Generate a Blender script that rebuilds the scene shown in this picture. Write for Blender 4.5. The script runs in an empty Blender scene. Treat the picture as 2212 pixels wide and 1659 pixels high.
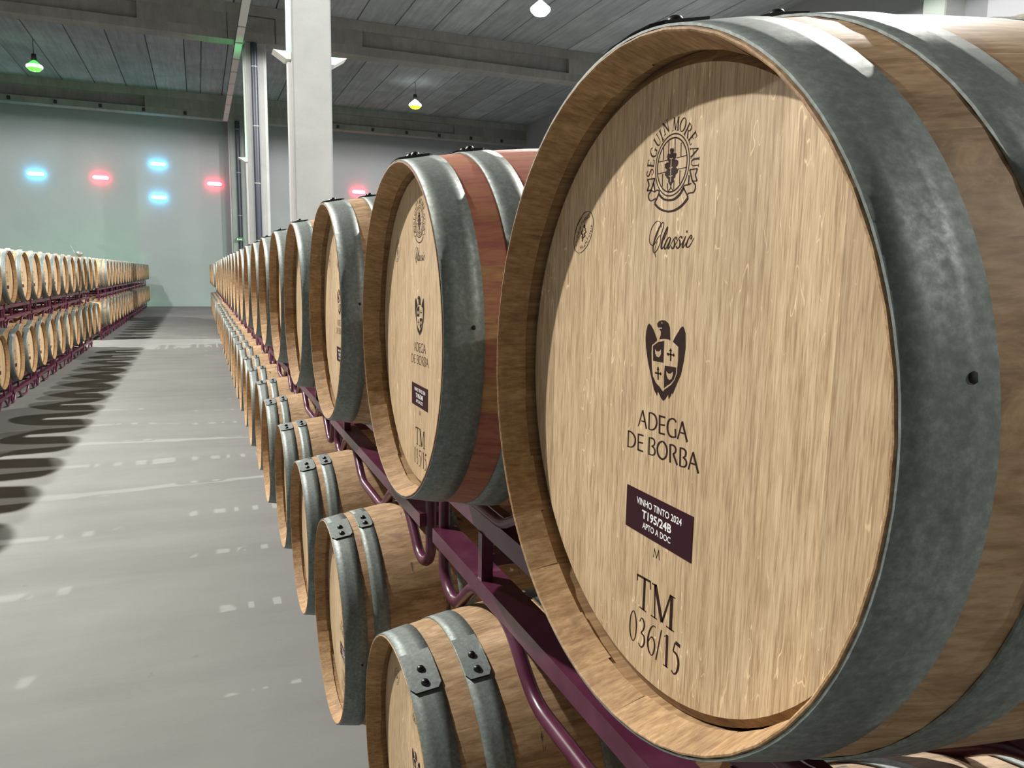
import bpy, bmesh, math, random
from mathutils import Vector, Matrix
from mathutils.geometry import tessellate_polygon

C = bpy.context.scene.collection
SC = bpy.context.scene
PI = math.pi
R = math.radians
random.seed(7)

# ------------------------------------------------------------------ camera
cam_d = bpy.data.cameras.new('camera')
cam = bpy.data.objects.new('camera', cam_d)
C.objects.link(cam)
right = Vector((0.92715835, -0.37422774, 0.01819332))
up = Vector((0.03857959, 0.14365669, 0.98887531))
fwd = Vector((0.37267816, 0.91614211, -0.14763005))
m = Matrix((right, up, -fwd)).transposed().to_4x4()
m.translation = Vector((0, 0, 1.698))
cam.matrix_world = m
cam_d.sensor_width = 36.0
cam_d.sensor_fit = 'HORIZONTAL'
cam_d.lens = 1661.28 * 36.0 / 2212.0
cam_d.shift_x = -3.02 / 2212.0
cam_d.shift_y = 14.5 / 2212.0
cam_d.clip_start = 0.02
cam_d.clip_end = 200
SC.camera = cam

# ------------------------------------------------------------------ world, exposure
w = bpy.data.worlds.new('world')
SC.world = w
w.use_nodes = True
w.node_tree.nodes['Background'].inputs[0].default_value = (0.6, 0.75, 0.8, 1)
w.node_tree.nodes['Background'].inputs[1].default_value = 0.0
SC.view_settings.view_transform = 'Standard'
SC.view_settings.look = 'None'
SC.view_settings.gamma = 1.0
SC.view_settings.use_curve_mapping = False
SC.view_settings.exposure = 0.75
LAMP_POWER = 5700.0
LAMP_COLOR = (1.0, 0.97, 0.905)
GREEN = (0.08, 1.0, 0.28)

# ------------------------------------------------------------------ materials
def new_mat(name):
    mt = bpy.data.materials.new(name)
    mt.use_nodes = True
    nt = mt.node_tree
    return mt, nt, nt.nodes['Principled BSDF']

class N:
    """small node-graph helper"""
    def __init__(s, nt): s.nt = nt
    def add(s, typ, **kw):
        n = s.nt.nodes.new(typ)
        for k, v in kw.items():
            if k.startswith('i_'):
                key = k[2:]
                key = int(key) if key.isdigit() else key.replace('_', ' ')
                s.put(n.inputs[key], v)
            else:
                setattr(n, k, v)
        return n
    def put(s, sock, v):
        if isinstance(v, bpy.types.NodeSocket): s.nt.links.new(v, sock)
        else: sock.default_value = v
    def coord(s, which='Object', scale=(1, 1, 1), loc=(0, 0, 0)):
        t = s.add('ShaderNodeTexCoord')
        mp = s.add('ShaderNodeMapping')
        s.nt.links.new(t.outputs[which], mp.inputs[0])
        s.put(mp.inputs['Location'], loc)
        mp.inputs['Scale'].default_value = scale
        return mp.outputs[0]
    def noise(s, vec, scale, detail=4, rough=0.55, dist=0.0):
        n = s.add('ShaderNodeTexNoise')
        s.put(n.inputs['Vector'], vec)
        n.inputs['Scale'].default_value = scale
        n.inputs['Detail'].default_value = detail
        n.inputs['Roughness'].default_value = rough
        n.inputs['Distortion'].default_value = dist
        return n.outputs[0]
    def ramp(s, fac, stops):
        n = s.add('ShaderNodeValToRGB')
        s.put(n.inputs[0], fac)
        e = n.color_ramp.elements
        while len(e) < len(stops): e.new(0.5)
        for el, (p, c) in zip(e, stops):
            el.position = p
            el.color = (c, c, c, 1) if isinstance(c, (int, float)) else (*c, 1)
        return n.outputs[0]
    def mix(s, fac, a, b, mode='MIX'):
        n = s.add('ShaderNodeMix', data_type='RGBA', blend_type=mode)
        s.put(n.inputs[0], fac)
        for sock, v in ((n.inputs[6], a), (n.inputs[7], b)):
            if isinstance(v, tuple): v = (*v, 1) if len(v) == 3 else v
            s.put(sock, v)
        return n.outputs[2]
    def math(s, op, a, b=0.0, c=0.0):
        n = s.add('ShaderNodeMath', operation=op)
        s.put(n.inputs[0], a); s.put(n.inputs[1], b); s.put(n.inputs[2], c)
        return n.outputs[0]
    def bump(s, h, strength, dist=0.002):
        n = s.add('ShaderNodeBump')
        s.put(n.inputs['Height'], h)
        n.inputs['Strength'].default_value = strength
        n.inputs['Distance'].default_value = dist
        return n.outputs[0]
    def rnd(s):
        """one random number per object and loose piece"""
        oi = s.add('ShaderNodeObjectInfo')
        g = s.add('ShaderNodeNewGeometry')
        return s.math('FRACT', s.math('ADD', oi.outputs['Random'], g.outputs['Random Per Island']))

def wood_mat(name, light, mid, dark, along, flecks=0.0, stains=0.0, wine=None, rough=0.62, vary=0.5, shade_mottle=0.0, drips=0.0, wear=0.0, fine_scale=300):
    """oak: grain stretched along axis 'along' of the object, each piece a little different"""
    mt, nt, b = new_mat(name)
    n = N(nt)
    r = n.rnd()
    off = n.add('ShaderNodeCombineXYZ', i_0=n.math('MULTIPLY', r, 7.3), i_1=n.math('MULTIPLY', r, 3.1), i_2=n.math('MULTIPLY', r, 5.7)).outputs[0]
    def st(k):
        v = [k, k, k]; v[along] = k * 0.055
        return n.coord('Object', tuple(v), off)
    fine = n.noise(st(fine_scale), 1.0, 4, 0.6)
    medium = n.noise(st(fine_scale * 0.28), 1.0, 4, 0.6, 0.4)
    broad = n.noise(n.coord('Object', (5, 5, 5), off), 1.0, 3)
    g = n.math('ADD', n.math('MULTIPLY', fine, 0.55), n.math('MULTIPLY', medium, 0.45))
    col = n.ramp(g, [(0.38, dark), (0.5, mid), (0.61, light)])
    tone = n.ramp(r, [(0.0, 1.0 - 0.32 * vary), (0.5, 1.0), (1.0, 1.0 + 0.22 * vary)])
    col = n.mix(1.0, col, tone, 'MULTIPLY')
    col = n.mix(n.ramp(broad, [(0.45, 0.0), (0.75, 0.35)]), col, dark)
    if flecks:
        v = [95, 95, 95]; v[along] = 17
        nz = n.noise(n.coord('Object', tuple(v), off), 1.0, 1.0, 0.4, 0.7)
        line = n.ramp(nz, [(0.556, 0.0), (0.564, 1.0), (0.572, 1.0), (0.582, 0.0)])
        brk = n.ramp(n.noise(n.coord('Object', (7, 7, 7), off), 1.0, 2), [(0.44, 0.0), (0.54, 1.0)])
        brk2 = n.ramp(n.noise(n.coord('Object', (50, 50, 34), off), 1.0, 2), [(0.45, 0.0), (0.52, 1.0)])
        f = n.math('MULTIPLY', n.math('MULTIPLY', line, n.math('MULTIPLY', brk, brk2)), flecks)
        col = n.mix(f, col, tuple(min(1, c * 1.35) for c in light))
    if wear:
        sp = n.noise(n.coord('Object', (9, 30, 30), off), 1.0, 5, 0.7, 1.0)
        col = n.mix(n.math('MULTIPLY', n.ramp(sp, [(0.5, 0.0), (0.68, 1.0)]), wear), col, tuple(c * 1.35 for c in light))
    if wine:
        wn = n.noise(n.coord('Object', (2.2, 5, 5), off), 1.0, 5, 0.65, 0.8)
        col = n.mix(n.ramp(wn, [(0.40, 0.95), (0.50, 0.80), (0.56, 0.02)]), col, n.mix(0.55, col, wine))
    if stains:
        sn = n.noise(n.coord('Object', (7, 7, 7), off), 1.0, 4, 0.6, 1.2)
        col = n.mix(n.math('MULTIPLY', n.ramp(sn, [(0.6, 0.0), (0.7, 1.0)]), stains), col, (0.11, 0.03, 0.045))
    if drips:
        dn = n.noise(n.coord('Object', (26, 7, 7), off), 1.0, 4, 0.65, 0.5)
        col = n.mix(n.math('MULTIPLY', n.ramp(dn, [(0.64, 0.0), (0.69, 1.0)]), drips), col, (0.012, 0.012, 0.02))
    if shade_mottle:  # dark mottle that puts the dimness of the chime into its colour
        bn = n.noise(n.coord('Object', (40, 15, 15), off), 1.0, 5, 0.7)
        col = n.mix(n.math('MULTIPLY', n.ramp(bn, [(0.5, 0.0), (0.72, 1.0)]), shade_mottle), col, tuple(c * 0.35 for c in dark))
    nt.links.new(col, b.inputs['Base Color'])
    b.inputs['Roughness'].default_value = rough
    nt.links.new(n.bump(g, 0.25, 0.0012), b.inputs['Normal'])
    return mt

def plain(name, col, rough=0.5, metal=0.0, noise=0.0, nscale=8.0, bump=0.0, coat=0.0, darker=None, spec=0.5):
    mt, nt, b = new_mat(name)
    b.inputs['Roughness'].default_value = rough
    b.inputs['Metallic'].default_value = metal
    b.inputs['Specular IOR Level'].default_value = spec
    if coat: b.inputs['Coat Weight'].default_value = coat
    n = N(nt)
    if noise:
        f = n.noise(n.coord('Object'), nscale, 6, 0.65, 0.3)
        d = darker or tuple(c * 0.55 for c in col)
        c = n.mix(n.math('MULTIPLY', n.ramp(f, [(0.35, 1.0), (0.65, 0.0)]), noise), col, d)
        nt.links.new(c, b.inputs['Base Color'])
        if bump: nt.links.new(n.bump(f, bump, 0.004), b.inputs['Normal'])
    else:
        b.inputs['Base Color'].default_value = (*col, 1)
    return mt

def emit(name, col, s):
    mt, nt, b = new_mat(name)
    b.inputs['Base Color'].default_value = (*[min(1, c) for c in col], 1)
    b.inputs['Emission Color'].default_value = (*col, 1)
    b.inputs['Emission Strength'].default_value = s
    return mt

def hoop_mat():
    mt, nt, b = new_mat('galvanised_hoop')
    n = N(nt)
    r = n.add('ShaderNodeObjectInfo').outputs['Random']
    off = n.add('ShaderNodeCombineXYZ', i_0=n.math('MULTIPLY', r, 9.3), i_1=n.math('MULTIPLY', r, 4.1), i_2=r).outputs[0]
    spang = n.noise(n.coord('Object', (130, 130, 130), off), 1.0, 5, 0.7)
    blot = n.noise(n.coord('Object', (9, 6, 6), off), 1.0, 5, 0.65, 1.0)
    f = n.math('ADD', n.math('MULTIPLY', spang, 0.62), n.math('MULTIPLY', blot, 0.38))
    col = n.ramp(f, [(0.36, (0.14, 0.16, 0.15)), (0.5, (0.20, 0.23, 0.22)), (0.66, (0.31, 0.36, 0.355))])
    streak = n.noise(n.coord('Object', (80, 3, 3), off), 1.0, 3)
    col = n.mix(n.ramp(streak, [(0.55, 0.0), (0.72, 0.35)]), col, (0.16, 0.16, 0.11))
    nt.links.new(col, b.inputs['Base Color'])
    b.inputs['Metallic'].default_value = 0.42
    nt.links.new(n.ramp(f, [(0.35, 0.62), (0.65, 0.46)]), b.inputs['Roughness'])
    nt.links.new(n.bump(f, 0.05, 0.001), b.inputs['Normal'])
    return mt

def rack_mat():
    mt, nt, b = new_mat('maroon_powder_coat')
    n = N(nt)
    f = n.noise(n.coord('Object'), 14, 5, 0.7)
    chips = n.ramp(n.noise(n.coord('Object'), 30, 4, 0.7), [(0.70, 0.0), (0.74, 0.6)])
    col = n.mix(n.ramp(f, [(0.4, 0.0), (0.65, 1.0)]), (0.075, 0.014, 0.036), (0.105, 0.027, 0.056))
    col = n.mix(chips, col, (0.13, 0.08, 0.08))
    nt.links.new(col, b.inputs['Base Color'])
    b.inputs['Roughness'].default_value = 0.3
    b.inputs['Specular IOR Level'].default_value = 0.38
    return mt

def concrete(name, light, dark, scale=1.2, streak=0.0, rough=0.85):
    mt, nt, b = new_mat(name)
    n = N(nt)
    r = n.rnd()
    off = n.add('ShaderNodeCombineXYZ', i_0=n.math('MULTIPLY', r, 31.0), i_1=n.math('MULTIPLY', r, 17.0)).outputs[0]
    big = n.noise(n.coord('Object', (1, 1, 1), off), scale, 6, 0.6, 0.4)
    fine = n.noise(n.coord('Object', (1, 1, 1), off), scale * 25, 4, 0.7)
    f = n.math('ADD', n.math('MULTIPLY', big, 0.75), n.math('MULTIPLY', fine, 0.25))
    col = n.ramp(f, [(0.36, dark), (0.62, light)])
    if streak:
        s = n.noise(n.coord('Object', (7, 0.35, 1), off), 1.0, 5, 0.7)
        col = n.mix(n.math('MULTIPLY', n.ramp(s, [(0.42, 0.0), (0.66, 1.0)]), streak), col, tuple(c * 0.62 for c in dark))
    tone = n.ramp(r, [(0.0, 0.84), (1.0, 1.1)])
    col = n.mix(1.0, col, tone, 'MULTIPLY')
    nt.links.new(col, b.inputs['Base Color'])
    b.inputs['Roughness'].default_value = rough
    nt.links.new(n.bump(fine, 0.15, 0.004), b.inputs['Normal'])
    return mt

def floor_mat():
    mt, nt, b = new_mat('painted_concrete_floor')
    n = N(nt)
    v = n.coord('Object')
    big = n.noise(v, 0.5, 6, 0.6, 0.6)
    wipe = n.noise(n.coord('Object', (0.5, 3.0, 1)), 1.0, 6, 0.65, 0.5)
    fine = n.noise(v, 60, 3, 0.6)
    f = n.math('ADD', n.math('MULTIPLY', big, 0.55), n.math('ADD', n.math('MULTIPLY', wipe, 0.35), n.math('MULTIPLY', fine, 0.1)))
    col = n.ramp(f, [(0.36, (0.163, 0.164, 0.158)), (0.62, (0.213, 0.214, 0.206))])
    spots = n.ramp(n.noise(v, 9, 3, 0.5), [(0.72, 0.0), (0.76, 0.75)])
    col = n.mix(spots, col, (0.16, 0.155, 0.15))
    nt.links.new(col, b.inputs['Base Color'])
    nt.links.new(n.ramp(f, [(0.35, 0.75), (0.65, 0.62)]), b.inputs['Roughness'])
    b.inputs['Specular IOR Level'].default_value = 0.18
    return mt

M_OUT = wood_mat('oak_stave', (0.47, 0.315, 0.18), (0.365, 0.23, 0.118), (0.25, 0.145, 0.068), 0, stains=0.4, drips=0.9, wear=0.6, vary=0.18, fine_scale=170)
M_OUT_RED = wood_mat('oak_stave_wine_stained', (0.46, 0.26, 0.10), (0.36, 0.19, 0.075), (0.22, 0.10, 0.045), 0, wine=(0.36, 0.075, 0.09), drips=0.8, vary=0.3, fine_scale=170)
M_CHIME = wood_mat('oak_chime', (0.50, 0.33, 0.17), (0.39, 0.24, 0.115), (0.27, 0.152, 0.07), 0, stains=0.25, shade_mottle=0.35, vary=0.32, rough=0.7, fine_scale=260)
M_HEAD = wood_mat('oak_head', (0.66, 0.505, 0.32), (0.53, 0.385, 0.228), (0.345, 0.228, 0.122), 2, flecks=0.85, vary=0.42, rough=0.58, fine_scale=640)
M_CHAMFER = wood_mat('oak_end_grain', (0.36, 0.225, 0.115), (0.27, 0.16, 0.075), (0.17, 0.095, 0.045), 1, vary=0.5, rough=0.7)
M_HOOP = hoop_mat()
M_RIVET = plain('rivet_steel', (0.05, 0.05, 0.05), 0.35, 0.9)
M_GAP = plain('dark_gap', (0.01, 0.01, 0.01), 0.8)
M_PRINT = plain('branded_ink', (0.028, 0.013, 0.012), 0.6, noise=0.5, nscale=90, darker=(0.05, 0.025, 0.018), spec=0.08)
M_PRINT_PALE = plain('branded_ink_faint', (0.30, 0.19, 0.13), 0.6)
M_BARE = plain('bare_oak', (0.47, 0.33, 0.20), 0.6)
M_LABEL = plain('label_maroon', (0.032, 0.006, 0.013), 0.45, spec=0.15)
M_WHITE = plain('label_white', (0.85, 0.85, 0.83), 0.5)
M_BUNG = plain('silicone_bung', (0.62, 0.58, 0.48), 0.5)
M_RACK = rack_mat()
M_FLOOR = floor_mat()
M_WALL = concrete('painted_wall', (0.275, 0.282, 0.305), (0.247, 0.253, 0.275), 0.35, rough=0.9)
M_WALL_DARK = concrete('unseen_dark_wall', (0.22, 0.22, 0.215), (0.17, 0.17, 0.165), 0.5)  # for the walls out of view, kept dark to cut bounce light
M_SLAB = concrete('ceiling_slab', (0.31, 0.335, 0.35), (0.22, 0.238, 0.25), 0.8, streak=0.55)
M_BEAM = concrete('beam_concrete', (0.27, 0.265, 0.25), (0.19, 0.185, 0.172), 0.7, streak=0.3)
M_COLUMN = concrete('column_concrete', (0.285, 0.295, 0.295), (0.24, 0.25, 0.25), 1.4)
M_JOINT = plain('dark_joint', (0.05, 0.05, 0.05), 0.9)  # dark joint lines and the backing behind the ceiling panels
M_PIPE = plain('dark_pipe', (0.018, 0.024, 0.04), 0.45)
M_TRAY = plain('cable_tray', (0.55, 0.55, 0.55), 0.5, 0.2)
M_SCONCE = plain('white_fixture', (0.70, 0.72, 0.70), 0.5)
M_DARK = plain('dark_metal', (0.02, 0.022, 0.024), 0.5)
M_STEEL = plain('grey_metal', (0.25, 0.26, 0.26), 0.4, 0.5)

# ------------------------------------------------------------------ object helpers
def mesh(name, verts, faces, mats, fm=None, smooth=False):
    me = bpy.data.meshes.new(name)
    me.from_pydata([tuple(v) for v in verts], [], faces)
    for k in (mats if isinstance(mats, (list, tuple)) else [mats]): me.materials.append(k)
    if fm: me.polygons.foreach_set('material_index', fm)
    if smooth is True: me.polygons.foreach_set('use_smooth', [True] * len(faces))
    elif smooth: me.polygons.foreach_set('use_smooth', smooth)
    me.update()
    return me

def obj(name, me, parent=None, loc=(0, 0, 0), rot=(0, 0, 0)):
    o = bpy.data.objects.new(name, me)
    C.objects.link(o)
    o.parent = parent
    o.location = loc
    o.rotation_euler = rot
    return o

def thing(name, label, cat, loc=(0, 0, 0), rz=0.0, group=None):
    o = bpy.data.objects.new(name, None)
    C.objects.link(o)
    o.empty_display_size = 0.1
    o.location = loc
    o.rotation_euler = (0, 0, rz)
    tag(o, label, cat, group)
    return o

def tag(o, label, cat, group=None):
    o['label'] = label; o['category'] = cat
    if group: o['group'] = group
    return o

def struct(o):
    o['kind'] = 'structure'
    return o

class MB:
    """collects shapes into one mesh"""
    def __init__(s): s.v = []; s.f = []; s.m = []; s.s = []
    def add(s, verts, faces, mi=0, smooth=False):
        k = len(s.v); s.v += [tuple(v) for v in verts]
        s.f += [tuple(i + k for i in f) for f in faces]
        s.m += [mi] * len(faces); s.s += [smooth] * len(faces)
    def box(s, a, b, mi=0):
        x0, y0, z0 = a; x1, y1, z1 = b
        v = [(x0, y0, z0), (x1, y0, z0), (x1, y1, z0), (x0, y1, z0), (x0, y0, z1), (x1, y0, z1), (x1, y1, z1), (x0, y1, z1)]
        s.add(v, [(0, 3, 2, 1), (4, 5, 6, 7), (0, 1, 5, 4), (1, 2, 6, 5), (2, 3, 7, 6), (3, 0, 4, 7)], mi)
    def tube(s, pts, r, n=8, mi=0, caps=True):
        pts = [Vector(p) for p in pts]; rings = []
        ref = None
        for i, p in enumerate(pts):
            t = (pts[min(i + 1, len(pts) - 1)] - pts[max(i - 1, 0)]).normalized()
            if ref is None or abs(t.dot(ref)) > 0.98: ref = Vector((1, 0, 0)) if abs(t.x) < 0.9 else Vector((0, 0, 1))
            a = (ref - t * ref.dot(t)).normalized(); b = t.cross(a)
            rings.append([p + (a * math.cos(2 * PI * k / n) + b * math.sin(2 * PI * k / n)) * r for k in range(n)])
        v = [q for rg in rings for q in rg]; f = []
        for i in range(len(rings) - 1):
            for k in range(n):
                f.append((i * n + k, i * n + (k + 1) % n, (i + 1) * n + (k + 1) % n, (i + 1) * n + k))
        s.add(v, f, mi, True)
        if caps:
            s.add(rings[0], [tuple(range(n))[::-1]], mi); s.add(rings[-1], [tuple(range(n))], mi)
    def lathe(s, prof, n=32, axis='z', mi=0, smooth=True, centre=(0, 0, 0)):
        v = []; f = []; m = len(prof)
        for k in range(n):
            a = 2 * PI * k / n
            for r, h in prof:
                p = (r * math.cos(a), r * math.sin(a), h) if axis == 'z' else (h, r * math.cos(a), r * math.sin(a))
                v.append(tuple(p[i] + centre[i] for i in range(3)))
        for k in range(n):
            q = (k + 1) % n
            for i in range(m - 1):
                f.append((k * m + i, q * m + i, q * m + i + 1, k * m + i + 1))
        s.add(v, f, mi, smooth)
    def mesh(s, name, mats): return mesh(name, s.v, s.f, mats, s.m, s.s)

def rounded(pts, rad, n=4):
    """polyline with its corners rounded"""
    P = [Vector(p) for p in pts]; out = [P[0]]
    for i in range(1, len(P) - 1):
        a, b, c = P[i - 1], P[i], P[i + 1]
        r = min(rad, (a - b).length * 0.48, (c - b).length * 0.48)
        p0 = b + (a - b).normalized() * r; p1 = b + (c - b).normalized() * r
        for k in range(n + 1):
            t = k / n
            out.append(p0 * (1 - t) ** 2 + b * 2 * t * (1 - t) + p1 * t * t)
    out.append(P[-1])
    return out

# ------------------------------------------------------------------ the setting
FX0, FX1, FY0, FY1, TOP = -14.0, 16.0, -14.0, 39.4, 9.46
def boxobj(name, a, b, mt, parent=None):
    k = MB(); k.box(a, b); return obj(name, k.mesh(name, mt), parent)
struct(boxobj('floor', (FX0, FY0, -0.2), (FX1, FY1, 0.0), M_FLOOR))
struct(boxobj('wall_back', (FX0 - 0.2, FY1, 0), (FX1 + 0.2, FY1 + 0.2, TOP), M_WALL))
struct(boxobj('wall_front', (FX0 - 0.2, FY0 - 0.2, 0), (FX1 + 0.2, FY0, TOP), M_WALL_DARK))
struct(boxobj('wall_left', (FX0 - 0.2, FY0, 0), (FX0, FY1, TOP), M_WALL_DARK))
struct(boxobj('wall_right', (FX1, FY0, 0), (FX1 + 0.2, FY1, TOP), M_WALL))
struct(boxobj('trim_1', (FX1 - 0.12, 14.0, 7.55), (FX1 - 0.001, FY1 - 0.001, 7.78), M_BEAM))
ceil = struct(boxobj('ceiling', (FX0 - 0.2, FY0 - 0.2, TOP), (FX1 + 0.2, FY1 + 0.2, TOP + 0.15), M_JOINT))
edges = [-0.2 - 1.195 * k for k in range(11, -1, -1)] + [0.36, 1.23, 2.42, 3.62] + [4.82 + 1.2 * k for k in range(10)]
bays = [(FY0 + 0.01, 0.7), (0.7, 13.4), (13.4, 25.5), (25.5, 38.45), (38.45, FY1 - 0.01)]
panel_cache = {}
for (y0, y1) in bays:
    for x0, x1 in zip([FX0] + edges, edges + [FX1]):
        if x1 - x0 < 0.1: continue
        wd, ln = round(x1 - x0, 3), round(y1 - y0, 3)
        if (wd, ln) not in panel_cache:
            k = MB(); c = 0.022
            k.add([(c, 0.0, 0.0), (wd - c, 0.0, 0.0), (wd - c, ln, 0.0), (c, ln, 0.0), (0.012, 0, 0.03), (wd - 0.012, 0, 0.03), (wd - 0.012, ln, 0.03), (0.012, ln, 0.03)],
                  [(0, 3, 2, 1), (0, 1, 5, 4), (1, 2, 6, 5), (2, 3, 7, 6), (3, 0, 4, 7)])
            panel_cache[(wd, ln)] = k.mesh('ceiling_panel', M_SLAB)
        obj('ceiling_panel', panel_cache[(wd, ln)], ceil, (x0, y0, TOP - 0.03))

def beam(y, yb, recess, label_no):
    """precast I-beam across the hall, web recessed between solid ends"""
    k = MB(); zt, zb = 9.425, 8.40
    k.box((FX0 + 0.001, y, 9.13), (FX1 - 0.001, yb, zt)); k.box((FX0 + 0.001, y, zb), (FX1 - 0.001, yb, 8.66))
    last = FX0 + 0.001
    for a, b in recess:
        k.box((last, y, 8.66), (a, yb, 9.13)); k.box((a, y + 0.17, 8.66), (b, yb - 0.17, 9.13)); last = b
    k.box((last, y, 8.66), (FX1 - 0.001, yb, 9.13))
    o = struct(obj('trim_%d' % label_no, k.mesh('beam', M_BEAM)))
    return o
beam(0.4, 1.0, [(-12, -1.35), (4.97, 12.1)], 2)
beam(13.1, 13.7, [(-12, -1.35), (4.97, 12.1)], 3)
bm_a = beam(25.2, 25.8, [(-12, -1.35), (4.97, 12.1)], 4)
bm_b = beam(38.2, 38.8, [(-12, -1.9), (4.97, 12.1)], 5)
k = MB(); k.box((1.61, 25.192, 9.10), (2.38, 25.2, 9.125)); k.box((2.36, 25.192, 8.42), (2.385, 25.2, 9.12)); k.box((1.02, 25.192, 8.42), (1.04, 25.2, 9.12))
obj('joint_line', k.mesh('joint_line', M_JOINT), bm_a)
k = MB(); k.box((-0.06, -0.05, -0.07), (0.06, 0.0, 0.07)); k.box((-0.03, -0.09, -0.03), (0.03, -0.05, 0.05))
br = k.mesh('anchor_bracket', M_DARK)
for i in range(14):
    x = -6.95 + 1.66 * i
    if 1.2 < x < 2.4: continue
    obj('anchor_bracket', br, bm_b, (x, 38.2, 8.52))

def column(x, y, label, strip=True):
    o = thing('concrete_column', label, 'column', (x, y, 0))
    k = MB(); h, c, d = 0.305, 0.025, 0.0
    ring = [(-h + c, -h), (h - c, -h), (h, -h + c), (h, h - c), (h - c, h), (-h + c, h), (-h, h - c), (-h, -h + c)]
    v = [(px, py, z) for z in (0, 8.40) for px, py in ring]
    k.add(v, [(i, (i + 1) % 8, (i + 1) % 8 + 8, i + 8) for i in range(8)] + [tuple(range(8, 16))])
    obj('shaft', k.mesh('shaft', M_COLUMN), o)
    if strip:
        k = MB(); k.box((-h - 0.045, -0.10, 0.9), (-h, -0.04, 5.0)); k.box((-h - 0.045, 0.06, 0.9), (-h, 0.11, 8.38))
        obj('conduit', k.mesh('conduit', M_TRAY), o)
    return o
COLS = [(1.784, 13.405, 'broad pale concrete column in front of the dark pipe, behind the right barrel row'),
        (1.80, 25.605, 'concrete column with the dark downpipe on its face, beyond the broad pale column'),
        (1.80, 38.505, 'shadowed concrete column against the far wall, bearing the small green exit sign')]
cols = [column(*c) for c in COLS]
side_cols = [column(15.69, y, t, False) for y, t in ((13.405, 'concrete column on the right wall, nearer of the two'), (25.605, 'concrete column on the right wall, farther of the two'))]

def wedge_lamp(x, y, z, side, label, power):
    """wedge-shaped uplight on a column's flank: white body open at the top, green lamp inside"""
    o = thing('wedge_uplight', label, 'uplight', (x, y, z))
    s = side
    prof = [(0.0, 0.0), (0.0, 0.11), (0.27 * s, 0.125), (0.075 * s, 0.0)]
    k = MB(); hw = 0.16
    v = [(px, -hw, pz) for px, pz in prof] + [(px, hw, pz) for px, pz in prof]
    f = [(0, 1, 2, 3), (7, 6, 5, 4), (2, 6, 7, 3), (3, 7, 4, 0), (0, 4, 5, 1)]
    if s < 0: f = [q[::-1] for q in f]
    k.add(v, f)
    obj('housing', k.mesh('housing', M_SCONCE), o)
    k = MB(); k.box((min(0.02 * s, 0.13 * s), -0.12, 0.10), (max(0.02 * s, 0.13 * s), 0.12, 0.128))
    obj('green_lamp', k.mesh('green_lamp', emit('green_lamp', (0.1, 1.0, 0.25), 6.0)), o)
    ld = bpy.data.lights.new('green_light', 'AREA'); ld.shape = 'RECTANGLE'; ld.size = 0.1; ld.size_y = 0.2
    ld.energy = power; ld.color = GREEN; ld.spread = R(50)
    lo = bpy.data.objects.new('green_light', ld); C.objects.link(lo); lo.parent = o
    lo.location = (0.075 * s, 0, 0.135); lo.rotation_euler = (PI, 0, 0)
    return o
wedge_lamp(1.479, 13.405, 5.03, -1, 'white wedge uplight glowing green on the left flank of the broad pale column', 20)
wedge_lamp(2.089, 13.405, 5.02, 1, 'white wedge uplight on the right flank of the broad pale column', 5)
wedge_lamp(1.495, 25.605, 4.98, -1, 'small white wedge uplight on the column that carries the dark downpipe', 4)
wedge_lamp(15.385, 25.605, 5.0, -1, 'white wedge uplight on the farther right-wall column', 35)
wedge_lamp(15.385, 13.405, 5.0, -1, 'white wedge uplight on the nearer right-wall column', 25)

def pipe(x, y, z0, z1, clamps, label):
    o = thing('downpipe', label, 'pipe', (x, y, z0))
    k = MB(); k.tube([(0, 0, 0), (0, 0, z1 - z0)], 0.095, 16)
    obj('pipe_run', k.mesh('pipe_run', M_PIPE), o)
    k = MB(); k.lathe([(0.096, -0.02), (0.103, -0.015), (0.103, 0.015), (0.096, 0.02)], 16)
    cm = k.mesh('pipe_clamp', M_STEEL)
    for z in clamps: obj('pipe_clamp', cm, o, (0, 0, z - z0))
pipe(1.745, 25.19, 0.0, 8.36, [2.62, 4.33, 6.0, 7.7], 'dark downpipe with pale clamps on the front of the second column')
pipe(1.83, 38.09, 0.0, 8.36, [2.3, 4.2, 6.1, 8.0], 'dark downpipe on the shadowed column at the far wall')
o = thing('exit_sign', 'small dim green exit sign low on the column at the far wall', 'sign', (1.77, 37.93, 3.04))
boxobj('sign_box', (-0.15, -0.02, 0), (0.15, 0.04, 0.17), plain('sign_box', (0.02, 0.07, 0.04), 0.4), o)
k = MB(); gl = emit('sign_glow', (0.45, 1.0, 0.5), 0.5)
k.box((-0.11, -0.024, 0.06), (-0.085, -0.02, 0.13)); k.box((-0.12, -0.024, 0.045), (-0.075, -0.02, 0.06)); k.box((-0.06, -0.024, 0.075), (0.05, -0.02, 0.09))
k.add([(0.05, -0.024, 0.05), (0.05, -0.024, 0.115), (0.1, -0.024, 0.083)], [(0, 2, 1)])
obj('sign_mark', k.mesh('sign_mark', gl), o)
o = tag(boxobj('junction_box', (3.1, 39.32, 6.25), (3.26, 39.4, 6.55), M_STEEL), 'small grey junction box high on the far wall between two columns', 'box')

o = thing('cable_tray', 'pale segmented cable tray running below the beams past the columns', 'cable tray', (1.33, 21.0, 8.25))
ys = [21.0, 23.4, 25.0, 26.9, 28.6, 30.4, 32.3, 34.2, 36.1, 37.9]
k = MB(); k.box((-0.11, 0, 0.045), (-0.09, 17, 0.09)); k.box((0.09, 0, 0.045), (0.11, 17, 0.09)); obj('side_rail', k.mesh('side_rail', M_DARK), o)
for a, b in zip(ys, ys[1:]):
    boxobj('tray_segment', (-0.10, a - 21.0 + 0.07, 0.02), (0.10, b - 21.0 - 0.07, 0.05), M_TRAY, o)

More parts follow.
